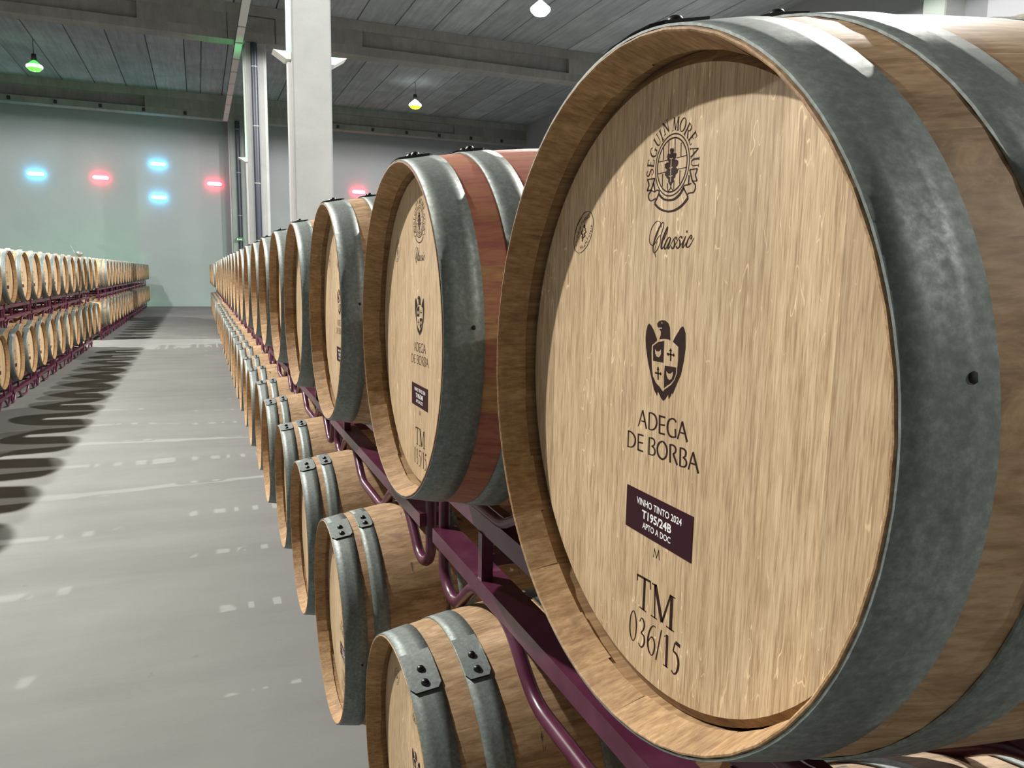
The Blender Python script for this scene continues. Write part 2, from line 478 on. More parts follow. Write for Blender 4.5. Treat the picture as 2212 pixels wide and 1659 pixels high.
# ------------------------------------------------------------------ lamps
def high_bay(x, y, label, col, power=LAMP_POWER):
    o = thing('high_bay_lamp', label, 'lamp', (x, y, 8.40), 0, 'high-bay lamps hung from the ceiling')
    k = MB()
    for i, prof in enumerate(([(0.045, 0.34), (0.10, 0.30), (0.22, 0.195)], [(0.22, 0.195), (0.25, 0.17), (0.262, 0.13), (0.245, 0.085)], [(0.245, 0.085), (0.16, 0.0), (0.02, -0.02)])): k.lathe(prof, 28, mi=i)
    obj('shade', k.mesh('shade', [emit('lamp_shade', c, e) for c, e in col]), o)
    k = MB(); k.lathe([(0.02, 0.56), (0.075, 0.55), (0.085, 0.36), (0.05, 0.34)], 16); obj('ballast', k.mesh('ballast', M_DARK), o)
    k = MB(); k.tube([(0, 0, 0.55), (0, 0, 1.03)], 0.012, 6); obj('cord', k.mesh('cord', M_DARK), o)
    ld = bpy.data.lights.new('lamp_light', 'SPOT'); ld.spot_size = R(178); ld.spot_blend = 0.06; ld.shadow_soft_size = 0.14 if x < 0 else 0.07
    ld.energy = power; ld.color = LAMP_COLOR
    lo = bpy.data.objects.new('lamp_light', ld); C.objects.link(lo); lo.parent = o; lo.location = (0, 0, -0.04)
LX0, LX1 = -5.0, 8.45
WH = ((0.92, 0.97, 1.0), 12)
lamps = [(LX0, 7.1, 'lamp over the nearer left barrels', [WH] * 3, 1.0), (LX0, 19.45, 'lamp over the cross aisle on the left', [WH] * 3, 0.72),
         (LX0, 32.1, 'glowing green-rimmed lamp at far left before the back wall', [((0.1, 1.0, 0.12), 0.8), ((0.75, 1.0, 0.9), 5), ((0.16, 1.0, 0.08), 1.0)], 0.1),
         (LX1, 7.1, 'lamp over the right side of the hall', [WH] * 3, 0.85), (LX1, -5.4, 'added fill lamp at the right behind the viewer', [WH] * 3, 0.28),  # the one behind the viewer is unseen, added as fill for the near sides
         (LX1, 19.4, 'bright white lamp nearest in view, right of the broad pale column', [WH] * 3, 1.0),
         (LX1, 32.0, 'small lamp with a yellow-green glow right of the column, before the back wall', [((0.9, 1.0, 0.95), 5), ((0.9, 1.0, 0.85), 5), ((0.5, 1.0, 0.04), 1.0)], 0.08)]
for a in lamps: high_bay(*a[:4], LAMP_POWER * a[4])
def wall_light(x, z, col, s, power, label, grp):
    o = thing('wall_light', label, 'wall light', (x, FY1 - 0.001, z), 0, grp)
    k = MB(); k.box((-0.30, -0.03, -0.07), (0.30, 0.0, 0.07)); obj('back_plate', k.mesh('back_plate', M_SCONCE), o)
    k = MB(); k.tube([(-0.24, -0.10, 0), (0.24, -0.10, 0)], 0.085, 12); k.lathe([(0.0, -0.33), (0.055, -0.305), (0.085, -0.24)], 12, 'x', centre=(0, -0.10, 0)); k.lathe([(0.085, 0.24), (0.055, 0.305), (0.0, 0.33)], 12, 'x', centre=(0, -0.10, 0))
    obj('diffuser', k.mesh('diffuser', emit('light_diffuser', col, s)), o)
    ld = bpy.data.lights.new('wall_light_glow', 'AREA'); ld.shape = 'RECTANGLE'; ld.size = 0.5; ld.size_y = 0.12; ld.energy = power; ld.color = tuple(min(1, c) for c in col)
    lo = bpy.data.objects.new('wall_light_glow', ld); C.objects.link(lo); lo.parent = o; lo.location = (0, -0.22, 0); lo.rotation_euler = (-PI / 2, 0, 0)
BLUE, RED = (0.05, 0.62, 1.0), (1.0, 0.045, 0.09)
GB, GR = 'blue lights on the far wall', 'red lights on the far wall'
for x, z, c, t, g in ((-6.36, 5.66, BLUE, 'blue-white wall light leftmost on the far wall', GB), (-3.88, 5.66, RED, 'red wall light between the blue ones at left', GR),
                      (-1.55, 6.40, BLUE, 'blue-white wall light, upper of the pair above the aisle', GB), (-1.58, 4.93, BLUE, 'blue-white wall light, lower of the pair above the aisle', GB),
                      (0.81, 5.67, RED, 'red wall light beside the column at the far wall', GR), (7.49, 5.68, RED, 'red wall light just above the third upper barrel', GR)):
    wall_light(x, z, c, 16 if c == BLUE else 18, 4, t, g)
# green floodlights on the floor by the far wall, behind the ends of the rows
def flood(x, y, label):
    o = thing('floodlight', label, 'floodlight', (x, y, 0), 0, 'green floodlights by the far wall')
    k = MB(); k.box((-0.15, -0.06, 0.08), (0.15, 0.06, 0.28)); k.box((-0.17, -0.02, 0.0), (-0.15, 0.02, 0.2)); k.box((0.15, -0.02, 0.0), (0.17, 0.02, 0.2)); obj('housing', k.mesh('housing', M_DARK), o)
    k = MB(); k.box((-0.13, 0.06, 0.10), (0.13, 0.066, 0.26)); obj('lens', k.mesh('lens', emit('flood_lens', (0.1, 1.0, 0.35), 4)), o)
    ld = bpy.data.lights.new('flood_light', 'AREA'); ld.shape = 'RECTANGLE'; ld.size = 0.26; ld.size_y = 0.16; ld.energy = 48; ld.color = (0.16, 1.0, 0.42)
    lo = bpy.data.objects.new('flood_light', ld); C.objects.link(lo); lo.parent = o; lo.location = (0, 0.09, 0.19); lo.rotation_euler = (PI / 2 + 0.35, 0, 0)
for x, y, t in ((-6.8, 34.0, 'leftmost green floodlight on the floor by the far wall'), (-3.5, 34.5, 'green floodlight behind the end of the left stack'), (2.3, 34.0, 'green floodlight beyond the end of the right row')):
    flood(x, y, t)

# ------------------------------------------------------------------ barrels: meshes shared by all
LEN, NST, AX = 0.95, 26, 0.352
def rw(t):                                   # outer wood radius along the barrel
    if t > LEN / 2: t = LEN - t
    return 0.2978 + 0.0505 * (1 - (1 - t / 0.475) ** 2)
TS = [0.002, 0.03, 0.062, 0.10, 0.16, 0.22, 0.30, 0.38, 0.475]
TS = TS + [LEN - t for t in TS[-2::-1]]
def stave_shape(k, ang, e=0.0, mats=(0, 1), de=0.0):
    """one stave at angle ang: bevelled chime, outer face, far bevel"""
    h = PI / NST
    cols = [(-h, 0.00015), (-h + 0.006, 0.0), (0.0, 0.0), (h - 0.006, 0.0), (h, 0.00015)]
    front = [(0.055, 0.2895), (0.0345 + e, 0.2895), (0.034 + e, 0.2857 - de), (0.0012, 0.2945), (0.0, 0.2958), (0.0002, 0.2972)]
    prof = front + [(t, rw(t)) for t in TS] + [(LEN - t, r) for t, r in front[::-1]]
    nf, nt, nc = len(front), len(prof), len(cols)
    v = []
    for a, d in cols:
        for i, (t, r) in enumerate(prof):
            r2 = r - (d if nf <= i < nt - nf else 0)
            v.append((t - LEN / 2, -r2 * math.sin(ang + a), r2 * math.cos(ang + a)))
    f, mi = [], []
    for c in range(nc - 1):
        for i in range(nt - 1):
            f.append((c * nt + i, c * nt + i + 1, (c + 1) * nt + i + 1, (c + 1) * nt + i))
            mi.append(mats[0] if nf - 1 <= i < nt - nf else mats[1])
    base = len(k.v); k.v += v
    k.f += [tuple(q + base for q in g) for g in f]; k.m += mi; k.s += [nf <= (j % (nt - 1)) < nt - nf - 1 for j in range(len(f))]

def shell_mesh(out):
    k = MB(); rnd = random.Random(3)
    for i in range(NST): stave_shape(k, 2 * PI * i / NST, rnd.choice((0, 0, 0.0015, -0.001)), de=rnd.choice((0, 0.0004)))
    return k.mesh('staves', [out, M_CHIME])
ME_SHELL = shell_mesh(M_OUT)
def one_stave(out, e, de):
    k = MB(); stave_shape(k, 0.0, e, de=de); return k.mesh('stave', [out, M_CHIME])
ST_VAR = [(0, 0), (0.0018, 0.0005), (-0.0012, 0.0002)]
ME_STAVE = [one_stave(M_OUT, *a) for a in ST_VAR]
ME_STAVE_RED = [one_stave(M_OUT_RED, *a) for a in ST_VAR]

HEAD_T, HEAD_R, HEAD_O = 0.0445, 0.2782, 0.2885
BOARDS = [-0.2782, -0.2217, -0.1520, -0.0658, 0.0545, 0.1415, 0.2062, 0.2782]
def board_shape(k, u0, u1, dx=0.0, gap=0.00004):
    """one head board between u0 and u1 (u runs to the viewer's right), chamfered along the rim"""
    a0 = math.asin(max(-1, u0 / HEAD_R)); a1 = math.asin(min(1, u1 / HEAD_R))
    g0 = gap if u0 > -HEAD_R + 1e-6 else 0; g1 = gap if u1 < HEAD_R - 1e-6 else 0
    n = max(4, int((a1 - a0) / 0.06))
    us = [HEAD_R * math.sin(a0 + (a1 - a0) * i / n) for i in range(n + 1)]
    us[0] += g0; us[-1] -= g1
    x0 = HEAD_T - LEN / 2 + dx; x1 = x0 + 0.0056
    top = [(x0, -u, math.sqrt(max(0, HEAD_R ** 2 - u * u))) for u in us]
    bot = [(x0, -u, -math.sqrt(max(0, HEAD_R ** 2 - u * u))) for u in us]
    s = HEAD_O / HEAD_R
    topo = [(x1, y, z + (s - 1) * HEAD_R * max(0.3, z / HEAD_R)) if 0 < i < n else (x1, y * (s if abs(y) > 0.27 else 1), (z * s)) for i, (x, y, z) in enumerate(top)]
    boto = [(x1, q[1], -q[2]) for q in topo]
    v = top + bot + topo + boto; m = n + 1
    f = []; mi = []
    for i in range(n): f.append((i, i + 1, m + i + 1, m + i)); mi.append(0)
    for i in range(n): f += [(i + 1, i, 2 * m + i, 2 * m + i + 1), (m + i, m + i + 1, 3 * m + i + 1, 3 * m + i)]; mi += [1, 1]
    base = len(v); y0, y1 = top[0][1], top[-1][1]
    v += [(x0 + 0.012, y0, top[0][2]), (x0 + 0.012, y0, -top[0][2]), (x0 + 0.012, y1, top[-1][2]), (x0 + 0.012, y1, -top[-1][2])]
    f += [(0, m, base + 1, base), (m - 1, base + 2, base + 3, 2 * m - 1)]; mi += [0, 0]
    k.add(v, f); k.m[-len(f):] = mi
def fix_normals(me):
    b = bmesh.new(); b.from_mesh(me)
    for f in b.faces:
        if f.normal.x > 0.05: f.normal_flip()
    b.to_mesh(me); b.free(); return me
def head_mesh():
    k = MB(); rnd = random.Random(5)
    for u0, u1 in zip(BOARDS, BOARDS[1:]): board_shape(k, u0, u1, 0.0)
    return fix_normals(k.mesh('head', [M_HEAD, M_CHAMFER]))
ME_HEAD = head_mesh()
ME_BOARD = []
for i, (u0, u1) in enumerate(zip(BOARDS, BOARDS[1:])):
    k = MB(); board_shape(k, u0, u1, 0.0); ME_BOARD.append(fix_normals(k.mesh('head_board', [M_HEAD, M_CHAMFER])))

def hoop_mesh(t0, t1, name):
    """steel band on the wood from t0 to t1 with the overlapping riveted end; free end at angle 0"""
    k = MB(); n = 96; th = 0.0021
    ts = [t0, t0 + (t1 - t0) * 0.33, t0 + (t1 - t0) * 0.67, t1]
    sec = [(t0, rw(t0) + 0.0002)] + [(t, rw(t) + th) for t in ts] + [(t1, rw(t1) + 0.0002)]
    m = len(sec); v = []; f = []; sm = []
    for i in range(n):
        a = 2 * PI * i / n
        v += [(t - LEN / 2, -r * math.sin(a), r * math.cos(a)) for t, r in sec]
    for i in range(n):
        q = (i + 1) % n
        for j in range(m - 1): f.append((i * m + j, i * m + j + 1, q * m + j + 1, q * m + j)); sm.append(1 <= j < m - 2)
    k.v += v; k.f += f; k.m += [0] * len(f); k.s += sm
    w = t1 - t0; lift = 0.0028                              # the lap on top, corners cut
    rows = [(-0.34, 0.0, lift * 0.15), (-0.25, 0.0, lift * 0.8), (-0.12, 0.0, lift), (-0.035, 0.0, lift * 1.2), (0.0, 0.3, lift * 1.5)]
    lv = []
    for a, cut, lf in rows:
        for g in (cut * w * 0.5 if cut else 0.001, w * 0.5, w - (cut * w * 0.5 if cut else 0.001)):
            t = t0 + g; r = rw(t) + th + lf
            lv.append((t - LEN / 2, -r * math.sin(a), r * math.cos(a)))
    lfc = [(i * 3 + j, i * 3 + j + 1, i * 3 + j + 4, i * 3 + j + 3) for i in range(4) for j in range(2)]
    k.add(lv, lfc, 0, True)
    ev = lv[-6:-3] + lv[-3:]; tip = lv[-3:]
    low = []
    for (x, y, z) in tip:
        d = math.hypot(y, z); s = (d - lift * 1.4) / d; low.append((x, y * s, z * s))
    k.add(tip + low, [(0, 1, 4, 3), (1, 2, 5, 4)], 1)
    for j in (0, 2):
        a, b2 = lv[-6 + j], lv[-3 + j]
        lo = [(x, y * (1 - lift * 1.3 / 0.31), z * (1 - lift * 1.3 / 0.31)) for x, y, z in (a, b2)]
        k.add([a, b2] + lo, [(0, 1, 3, 2)], 1)
    return k.mesh(name, [M_HOOP, M_GAP])
HOOPS = [('chime_hoop', 0.0015, 0.061), ('quarter_hoop', 0.105, 0.156), ('bilge_hoop', 0.318, 0.362)]
HOOPS_B = [HOOPS[0], ('quarter_hoop', 0.081, 0.123), HOOPS[2]]        # lower tier: quarter hoop closer to the chime hoop
ME_HOOPS_A = [hoop_mesh(a, b, nm) for nm, a, b in HOOPS]
ME_HOOPS_B = [ME_HOOPS_A[0], hoop_mesh(0.081, 0.123, 'quarter_hoop'), ME_HOOPS_A[2]]
k = MB(); k.lathe([(0.0078, 0.0), (0.0072, 0.0035), (0.0048, 0.0062), (0.0, 0.0072)], 12); ME_RIVET = k.mesh('rivet', M_RIVET)
k = MB(); k.lathe([(0.0036, -0.001), (0.0036, 0.0003), (0.0, 0.0004)], 8); ME_NAIL = k.mesh('hoop_nail', M_GAP)
k = MB(); k.lathe([(0.024, -0.01), (0.030, 0.0), (0.033, 0.02), (0.030, 0.028), (0.0, 0.030)], 20); ME_BUNG = k.mesh('bung', M_BUNG)

# ------------------------------------------------------------------ what is branded on the heads (traced in the plane of the head, 0.01 mm)
PR = {'logo':[([[-998,21595,113],[-883,20512,113]],0),([[-155,22003,111],[-135,20887,111]],0),([[803,22063,108],[853,20871,108]],0),([[1726,21639,106],[1777,20461,106]],0),([[-1653,20447,69],[-20,20432,67]],0),([[1154,20438,68],[2665,20458,66]],0),([[-1680,19421,71],[-429,19460,70]],0),([[1080,19480,65],[2752,19473,64]],0),([[-919,19354,114],[-880,18242,114]],0),([[-69,18460,111],[-70,17837,111]],0),([[912,18596,108],[925,17833,108]],0),([[1748,19374,106],[1766,18218,106]],0),([[467,18171,110],[378,17943,105],[67,17765,99]],1),([[423,18175,100],[618,17921,94],[915,17705,86]],1),([[3176,19220,99],[4258,19195,97]],0),([[4258,19195,158],[4011,18693,159]],0),([[4011,18693,149],[4289,18200,148]],0),([[4289,18200,91],[3639,18256,92]],0),([[3174,19237,156],[3641,18228,154]],0),([[3114,18792,163],[3109,18055,163]],0),([[-3440,19122,108],[-2133,19082,106]],0),([[-3379,19103,183],[-3077,18609,181]],0),([[-3077,18609,191],[-3368,18098,192]],0),([[-3368,18098,117],[-2683,18134,116]],0),([[-2178,19069,187],[-2683,18134,189]],0),([[-2349,18751,185],[-2086,17962,184]],0),([[-1760,17232,180],[-2022,16916,182]],0),([[2478,17745,147],[3155,16970,145]],0),([[3693,18194,124],[4060,17933,147],[4091,17594,159],[3869,17333,130],[3324,17325,108],[3030,17249,125]],1),([[3504,18101,118],[3062,18020,110],[2557,18013,120],[2383,17898,167],[2533,17712,150]],1),([[-2646,18105,179],[-3088,17744,192],[-2995,17333,173],[-2568,17163,105],[-1882,17315,136]],1),([[-2584,18069,112],[-2104,17903,102],[-1746,18022,103],[-1357,17877,178],[-1520,17516,182],[-1813,17175,180]],1),([[-1334,17609,245],[-680,17191,201],[222,16980,167],[1082,17010,220],[1896,17337,266],[2409,17838,279]],1),([[-2043,16887,248],[-1173,16365,207],[84,16036,166],[1165,16051,205],[2291,16378,247],[3157,16953,259]],1)],'leaf':[[386,21353],[648,21282],[694,21113],[613,20950],[833,20862],[1043,20869],[1098,20723],[1016,20456],[850,20292],[1112,20317],[1385,20195],[1435,19987],[1317,19771],[1083,19683],[1227,19608],[1451,19437],[1419,19209],[1115,19069],[1031,18816],[876,18775],[845,18515],[590,18365],[504,18108],[331,18243],[31,18569],[46,18774],[-215,18891],[-342,19082],[-536,19163],[-512,19398],[-221,19602],[-570,19820],[-618,20122],[-330,20235],[-2,20224],[-238,20430],[-318,20735],[-228,20958],[-68,20995],[106,20855],[203,20988],[78,21180],[118,21344]],'vein':[([[374,20498,121],[377,19708,121],[417,18500,121]],0),([[134,20529,74],[380,20422,69],[566,20503,105]],0),([[148,19735,71],[382,19649,76],[610,19751,104]],0),([[99,19046,68],[399,18955,70],[672,19031,94]],0)],'arc':[('S',[-3014,19710]),('E',[-2930,20539]),('G',[-2572,21423]),('U',[-1993,22334]),('I',[-1264,22771]),('N',[-731,23263]),('M',[748,23296]),('O',[1878,23051]),('R',[2689,22451]),('E',[3410,21698]),('A',[3719,20653]),('U',[3878,19741])],'script':[([[-764,14703,91],[-870,15065,88],[-1089,15241,66],[-1351,15297,53],[-1655,15232,77],[-2053,14990,88],[-2391,14617,94],[-2581,14148,97],[-2624,13700,97],[-2521,13415,131],[-2276,13224,95],[-1955,13187,82],[-1679,13332,106],[-1417,13629,88],[-1079,13907,74],[-874,14023,51],[-804,13979,57]],1),([[-483,15152,66],[-717,15056,121],[-998,14770,177],[-1277,14426,221],[-1507,14076,256],[-1733,13668,238],[-1895,13283,189],[-1951,12949,148],[-1899,12639,114],[-1783,12502,63],[-1640,12550,72],[-1632,12773,73],[-1556,13106,72],[-1304,13514,61]],1),([[-484,15158,95],[-358,14982,101],[-450,14579,101],[-648,14233,100],[-770,13991,102],[-804,13800,103],[-860,13307,102],[-1147,12872,98],[-1486,12588,93],[-1637,12522,84]],1),([[-1613,12549,94],[-1581,12353,92],[-1420,12104,90]],1),([[269,14746,77],[128,14551,165],[-138,14156,227],[-444,13622,281],[-595,13133,286],[-575,12899,244],[-430,12860,134],[-145,13066,92],[133,13330,75]],1),([[285,14738,100],[233,14357,119],[27,13986,108],[-263,13561,79]],1),([[814,13726,72],[588,13788,100],[306,13623,156],[12,13279,185],[-115,13010,202],[-65,12831,159],[101,12819,117],[355,13052,104],[666,13448,105],[837,13738,106]],1),([[847,13738,165],[653,13313,214],[459,12994,236],[472,12837,175],[628,12868,105],[866,13118,75],[1106,13433,74],[1385,13677,87],[1582,13777,82],[1698,13706,162],[1615,13562,188]],1),([[1335,13586,122],[1443,13342,201],[1466,13074,231],[1302,12851,167],[1061,12830,113],[958,13008,169]],1),([[1475,12966,74],[1742,13305,73],[2046,13626,87],[2337,13800,94],[2515,13741,149],[2470,13611,187]],1),([[2170,13556,120],[2271,13315,196],[2292,13076,225],[2114,12856,158],[1831,12837,106],[1730,13013,165]],1),([[2292,12970,70],[2681,13327,61],[3101,13796,70]],1),([[3078,13797,91],[2860,13400,210],[2683,13038,233],[2698,12875,177],[2849,12897,108],[3197,13232,69]],1),([[3206,14259,165],[3233,14064,165]],0),([[3798,13510,186],[3951,13659,161],[3923,13815,95],[3759,13796,104],[3489,13534,149],[3270,13178,200],[3243,12970,209],[3357,12863,116],[3556,12878,111],[3888,13107,93],[4268,13596,69]],1)],'wings':[[-2030,6106],[-2274,5910],[-2473,5380],[-2554,4699],[-2390,3777],[-1886,2372],[-1256,1149],[-744,131],[-337,-223],[-164,-393],[-105,17],[68,-60],[471,-459],[855,-680],[1198,-449],[1606,17],[1711,-379],[2051,-16],[2159,250],[2301,132],[2900,1196],[3419,2046],[3732,3244],[3898,4364],[3768,5642],[3526,6053],[3306,6191],[3027,6043],[2681,5657],[2214,5135],[1945,4746],[2837,4362],[2887,3298],[2786,2016],[2492,1437],[1970,920],[1378,587],[949,349],[785,148],[594,247],[109,560],[-469,789],[-1033,1333],[-1253,2030],[-1439,3351],[-1429,4150],[-621,4613],[-596,4757],[-1244,5571],[-1652,5925]],'eagle':[[63,6523],[-384,6411],[-688,6191],[-636,5892],[-474,5837],[119,5867],[154,5770],[-325,5711],[-33,5506],[-22,5156],[-247,4786],[473,4895],[1187,4904],[1546,4825],[1476,5125],[1361,5953],[1109,6329],[604,6520]],'q1':[[-1234,4090],[-409,4519],[578,4714],[579,3854],[609,2753],[-1103,2743]],'q4':[[854,2529],[2652,2564],[2616,1995],[2359,1469],[1870,1056],[1361,786],[892,493],[801,1567]],'light':[[[-818,3848],[-570,3668],[-246,3674],[-22,3746],[145,3939],[208,3516],[21,3245],[-201,3146],[-532,3213],[-768,3470]],[[1181,2066],[1444,1899],[1798,1893],[2214,2142],[2201,1795],[2053,1478],[1759,1330],[1439,1448],[1237,1723]],[[30,6371],[166,6379],[198,6212],[73,6189]]],'cross':[([[1650,4130,192],[1745,3028,192]],0),([[1120,3608,135],[2279,3587,133]],0),([[-221,2279,203],[-123,1117,204]],0),([[-685,1686,140],[380,1706,138]],0),([[1464,3939,80],[1866,3953,80]],0),([[2161,3761,121],[2188,3445,121]],0),([[1270,3722,124],[1296,3427,124]],0),([[-388,2055,73],[-19,2074,73]],0),([[230,1850,128],[253,1573,128]],0)],'name':[([[-2519,-2117,154],[-3152,-3758,157]],0),([[-2504,-2106,254],[-1715,-3728,251]],0),([[-2660,-3140,125],[-2040,-3121,124]],0),([[-1342,-2094,217],[-1288,-3689,218]],0),([[-1338,-2148,112],[-880,-2098,147],[-336,-2245,235],[-65,-2612,271],[-64,-3069,263],[-313,-3429,191],[-752,-3640,116],[-1274,-3677,110]],1),([[408,-2031,251],[497,-3708,253]],0),([[328,-2136,163],[1327,-2106,160]],0),([[452,-2910,145],[1323,-2816,143]],0),([[459,-3695,164],[1393,-3645,162]],0),([[3052,-2224,217],[2758,-2026,182],[2271,-2058,141],[1885,-2338,231],[1733,-2812,271],[1844,-3278,270],[2192,-3595,225],[2653,-3635,147],[3110,-3530,125]],1),([[2981,-2835,236],[3088,-3594,236]],0),([[3953,-2018,181],[3396,-3651,185]],0),([[3951,-1991,268],[4829,-3638,264]],0),([[3769,-3000,140],[4406,-2980,138]],0),([[-4953,-4486,222],[-4906,-6169,224]],0),([[-4964,-4568,128],[-4455,-4565,164],[-3939,-4727,230],[-3623,-5049,266],[-3629,-5489,257],[-3893,-5831,180],[-4297,-6029,112],[-4879,-6087,108]],1),([[-3096,-4455,229],[-3030,-6083,230]],0),([[-3147,-4526,157],[-2152,-4477,155]],0),([[-3030,-5276,144],[-2188,-5207,142]],0),([[-3076,-6027,165],[-2140,-5995,163]],0),([[-1152,-4407,218],[-1092,-6071,219]],0),([[-1146,-4478,105],[-688,-4414,137],[-313,-4518,217],[-216,-4771,227],[-348,-5009,153],[-702,-5169,91]],1),([[-703,-5161,123],[-298,-5251,196],[-87,-5499,245],[-134,-5762,213],[-445,-5959,115],[-1082,-6009,115]],1),([[1032,-4364,151],[551,-4609,211],[307,-4994,263],[323,-5451,272],[578,-5811,257],[1021,-5968,198],[1396,-5894,161],[1720,-5614,236],[1861,-5151,258],[1756,-4765,259],[1442,-4471,240],[1032,-4364,151]],1),([[2305,-4341,256],[2434,-6001,257]],0),([[2310,-4393,132],[2820,-4353,169],[3146,-4504,244],[3203,-4753,245],[3050,-4988,166],[2783,-5141,110]],1),([[2829,-5106,263],[3549,-5960,260]],0),([[3884,-4305,245],[3962,-5982,246]],0),([[3888,-4352,132],[4324,-4328,162],[4682,-4447,231],[4743,-4689,237],[4644,-4920,174],[4326,-5112,108]],1),([[4326,-5112,130],[4714,-5188,198],[4888,-5424,255],[4843,-5671,224],[4581,-5873,131],[3958,-5931,122]],1),([[5738,-4330,186],[5212,-5957,190]],0),([[5749,-4301,272],[6649,-5941,268]],0),([[5548,-5319,149],[6209,-5287,147]],0)],'tm':[([[-2191,-18209,231],[203,-18035,221]],0),([[-2147,-18096,167],[-2119,-18772,168]],0),([[148,-17985,159],[265,-18779,160]],0),([[-822,-18087,403],[-825,-21265,412]],0),([[-1544,-21239,142],[-354,-21261,139]],0),([[950,-17936,220],[1160,-21204,224]],0),([[1028,-17976,499],[2360,-21102,495]],0),([[3578,-17967,244],[2392,-21052,256]],0),([[3755,-17998,456],[3800,-21226,466]],0),([[435,-18074,143],[1305,-18029,141]],0),([[517,-21204,132],[1544,-21172,130]],0),([[3465,-18013,118],[4295,-17988,116]],0),([[3086,-21151,126],[4371,-21118,123]],0)],'n03':[([[-2643,-22118,87],[-3013,-22693,166],[-3141,-23737,235],[-3036,-24529,242],[-2714,-25066,180],[-2365,-25093,87],[-2031,-24446,166],[-1949,-23430,230],[-2110,-22601,234],[-2392,-22160,174],[-2643,-22118,87]],1),([[-1376,-22651,118],[-1105,-22212,94],[-744,-22260,251],[-541,-22649,250],[-668,-23186,194],[-1078,-23692,105]],1),([[-1078,-23692,131],[-540,-23793,255],[-407,-24286,275],[-601,-24823,176],[-1002,-25126,137],[-1422,-24914,171]],1)],'n6':[([[1392,-22035,129],[1018,-22059,90],[574,-22513,179],[255,-23315,234],[195,-24150,277],[442,-24803,253],[948,-25033,104],[1315,-24418,201],[1342,-23680,244],[1030,-23262,211],[645,-23375,97],[258,-23973,111]],1)],'n1':[([[2385,-21834,172],[1688,-25121,178]],0),([[2855,-22242,63],[3420,-21868,63]],0),([[3329,-21910,375],[3412,-24975,383]],0),([[2893,-24959,112],[3682,-24931,111]],0)],'n5':[([[4677,-21997,365],[5394,-22022,360]],0),([[4622,-22023,158],[4356,-22948,160]],0),([[4355,-22935,184],[4915,-23023,270],[5240,-23485,321],[5240,-24141,300],[4975,-24762,177],[4592,-25008,144],[4253,-24852,175]],1)],'m':[([[605,-14555,77],[474,-15507,78]],0),([[591,-14614,100],[995,-15445,99]],0),([[1312,-14498,81],[976,-15451,83]],0),([[1294,-14505,97],[1467,-15447,97]],0)],'stamp':[([[-15004,17061,58],[-15921,16931,91],[-16899,16255,105],[-17649,15442,112],[-18001,14597,115],[-18076,13878,115],[-17830,13258,110],[-17399,12924,84],[-16743,12785,51],[-15958,12928,84],[-15055,13399,98],[-14340,14107,103],[-13873,14949,105],[-13705,15728,105],[-13824,16350,102],[-14231,16820,92],[-14620,17000,62],[-15004,17061,58]],1),([[-16056,16626,60],[-16513,16408,64],[-17118,15949,68],[-17530,15472,72],[-17711,14908,73]],1),([[-15524,15687,201],[-15824,15528,235],[-15504,15407,155]],1),([[-16040,15258,215],[-16183,15054,216],[-16327,14849,217],[-15999,14659,218],[-16181,14454,222],[-16048,14238,221],[-16148,13977,220]],1),([[-15344,15330,131],[-15563,15131,139],[-15242,14976,137],[-15770,14755,139],[-15446,14566,140],[-15864,14407,123],[-16122,14170,133]],1)],'stl':[[('C',[-17536,13754]),('H',[-17438,14109]),('E',[-17302,14498]),('N',[-17157,14742]),('E',[-17042,15057]),('d',[-16760,15381]),('e',[-16616,15604]),('F',[-16320,15905]),('R',[-15981,16114]),('A',[-15643,16287]),('N',[-15305,16423]),('C',[-14968,16540]),('E',[-14709,16645])],[('H',[-16385,13382]),('a',[-15956,13476]),('u',[-15533,13587]),('t',[-15316,13809]),('e',[-15094,13959]),('F',[-14923,14267]),('u',[-14601,14567]),('t',[-14427,14802]),('a',[-14293,15037]),('i',[-14210,15257]),('e',[-14176,15513])]]}
XP = HEAD_T - LEN / 2
def catmull(p, n=4):
    if len(p) < 3: return p
    closed = p[0][:2] == p[-1][:2]; out = []
    for i in range(len(p) - 1):
        a = p[i - 1] if i else (p[-2] if closed else p[0]); b, c = p[i], p[i + 1]
        d = p[i + 2] if i + 2 < len(p) else (p[1] if closed else p[-1])
        for j in range(n):
            t = j / n
            out.append([0.5 * (2 * b[q] + (c[q] - a[q]) * t + (2 * a[q] - 5 * b[q] + 4 * c[q] - d[q]) * t * t + (3 * b[q] - a[q] - 3 * c[q] + d[q]) * t ** 3) for q in range(3)])
    out.append(list(p[-1])); return out
def ribbon(k, pts, sm, off=0.00015, mi=0, sc=1e-5):
    p = catmull(pts) if sm else pts
    closed = len(p) > 3 and abs(p[0][0] - p[-1][0]) + abs(p[0][1] - p[-1][1]) < 1
    v = []; n = len(p)
    for i in range(n):
        a, b = p[max(i - 1, 0)], p[min(i + 1, n - 1)]
        if closed and i in (0, n - 1): a, b = p[-2], p[1]
        tx, ty = b[0] - a[0], b[1] - a[1]; l = math.hypot(tx, ty) or 1; w = p[i][2] / 2
        nx, ny = -ty / l * w, tx / l * w
        for s in (1, -1): v.append((XP - off, -(p[i][0] + s * nx) * sc, (p[i][1] + s * ny) * sc))
    k.add(v, [(2 * i, 2 * i + 1, 2 * i + 3, 2 * i + 2) for i in range(n - 1)], mi)
def poly(k, pts, off=0.00015, mi=0, sc=1e-5):
    t = tessellate_polygon([[Vector((x, y, 0)) for x, y in pts]])
    k.add([(XP - off, -x * sc, y * sc) for x, y in pts], [tuple(q) for q in t], mi)
def circle_line(k, u, v, r, w, n=72, off=0.00015):
    ribbon(k, [[(u + r * math.cos(2 * PI * i / n)) * 1e5, (v + r * math.sin(2 * PI * i / n)) * 1e5, w * 1e5] for i in range(n + 1)], False, off)
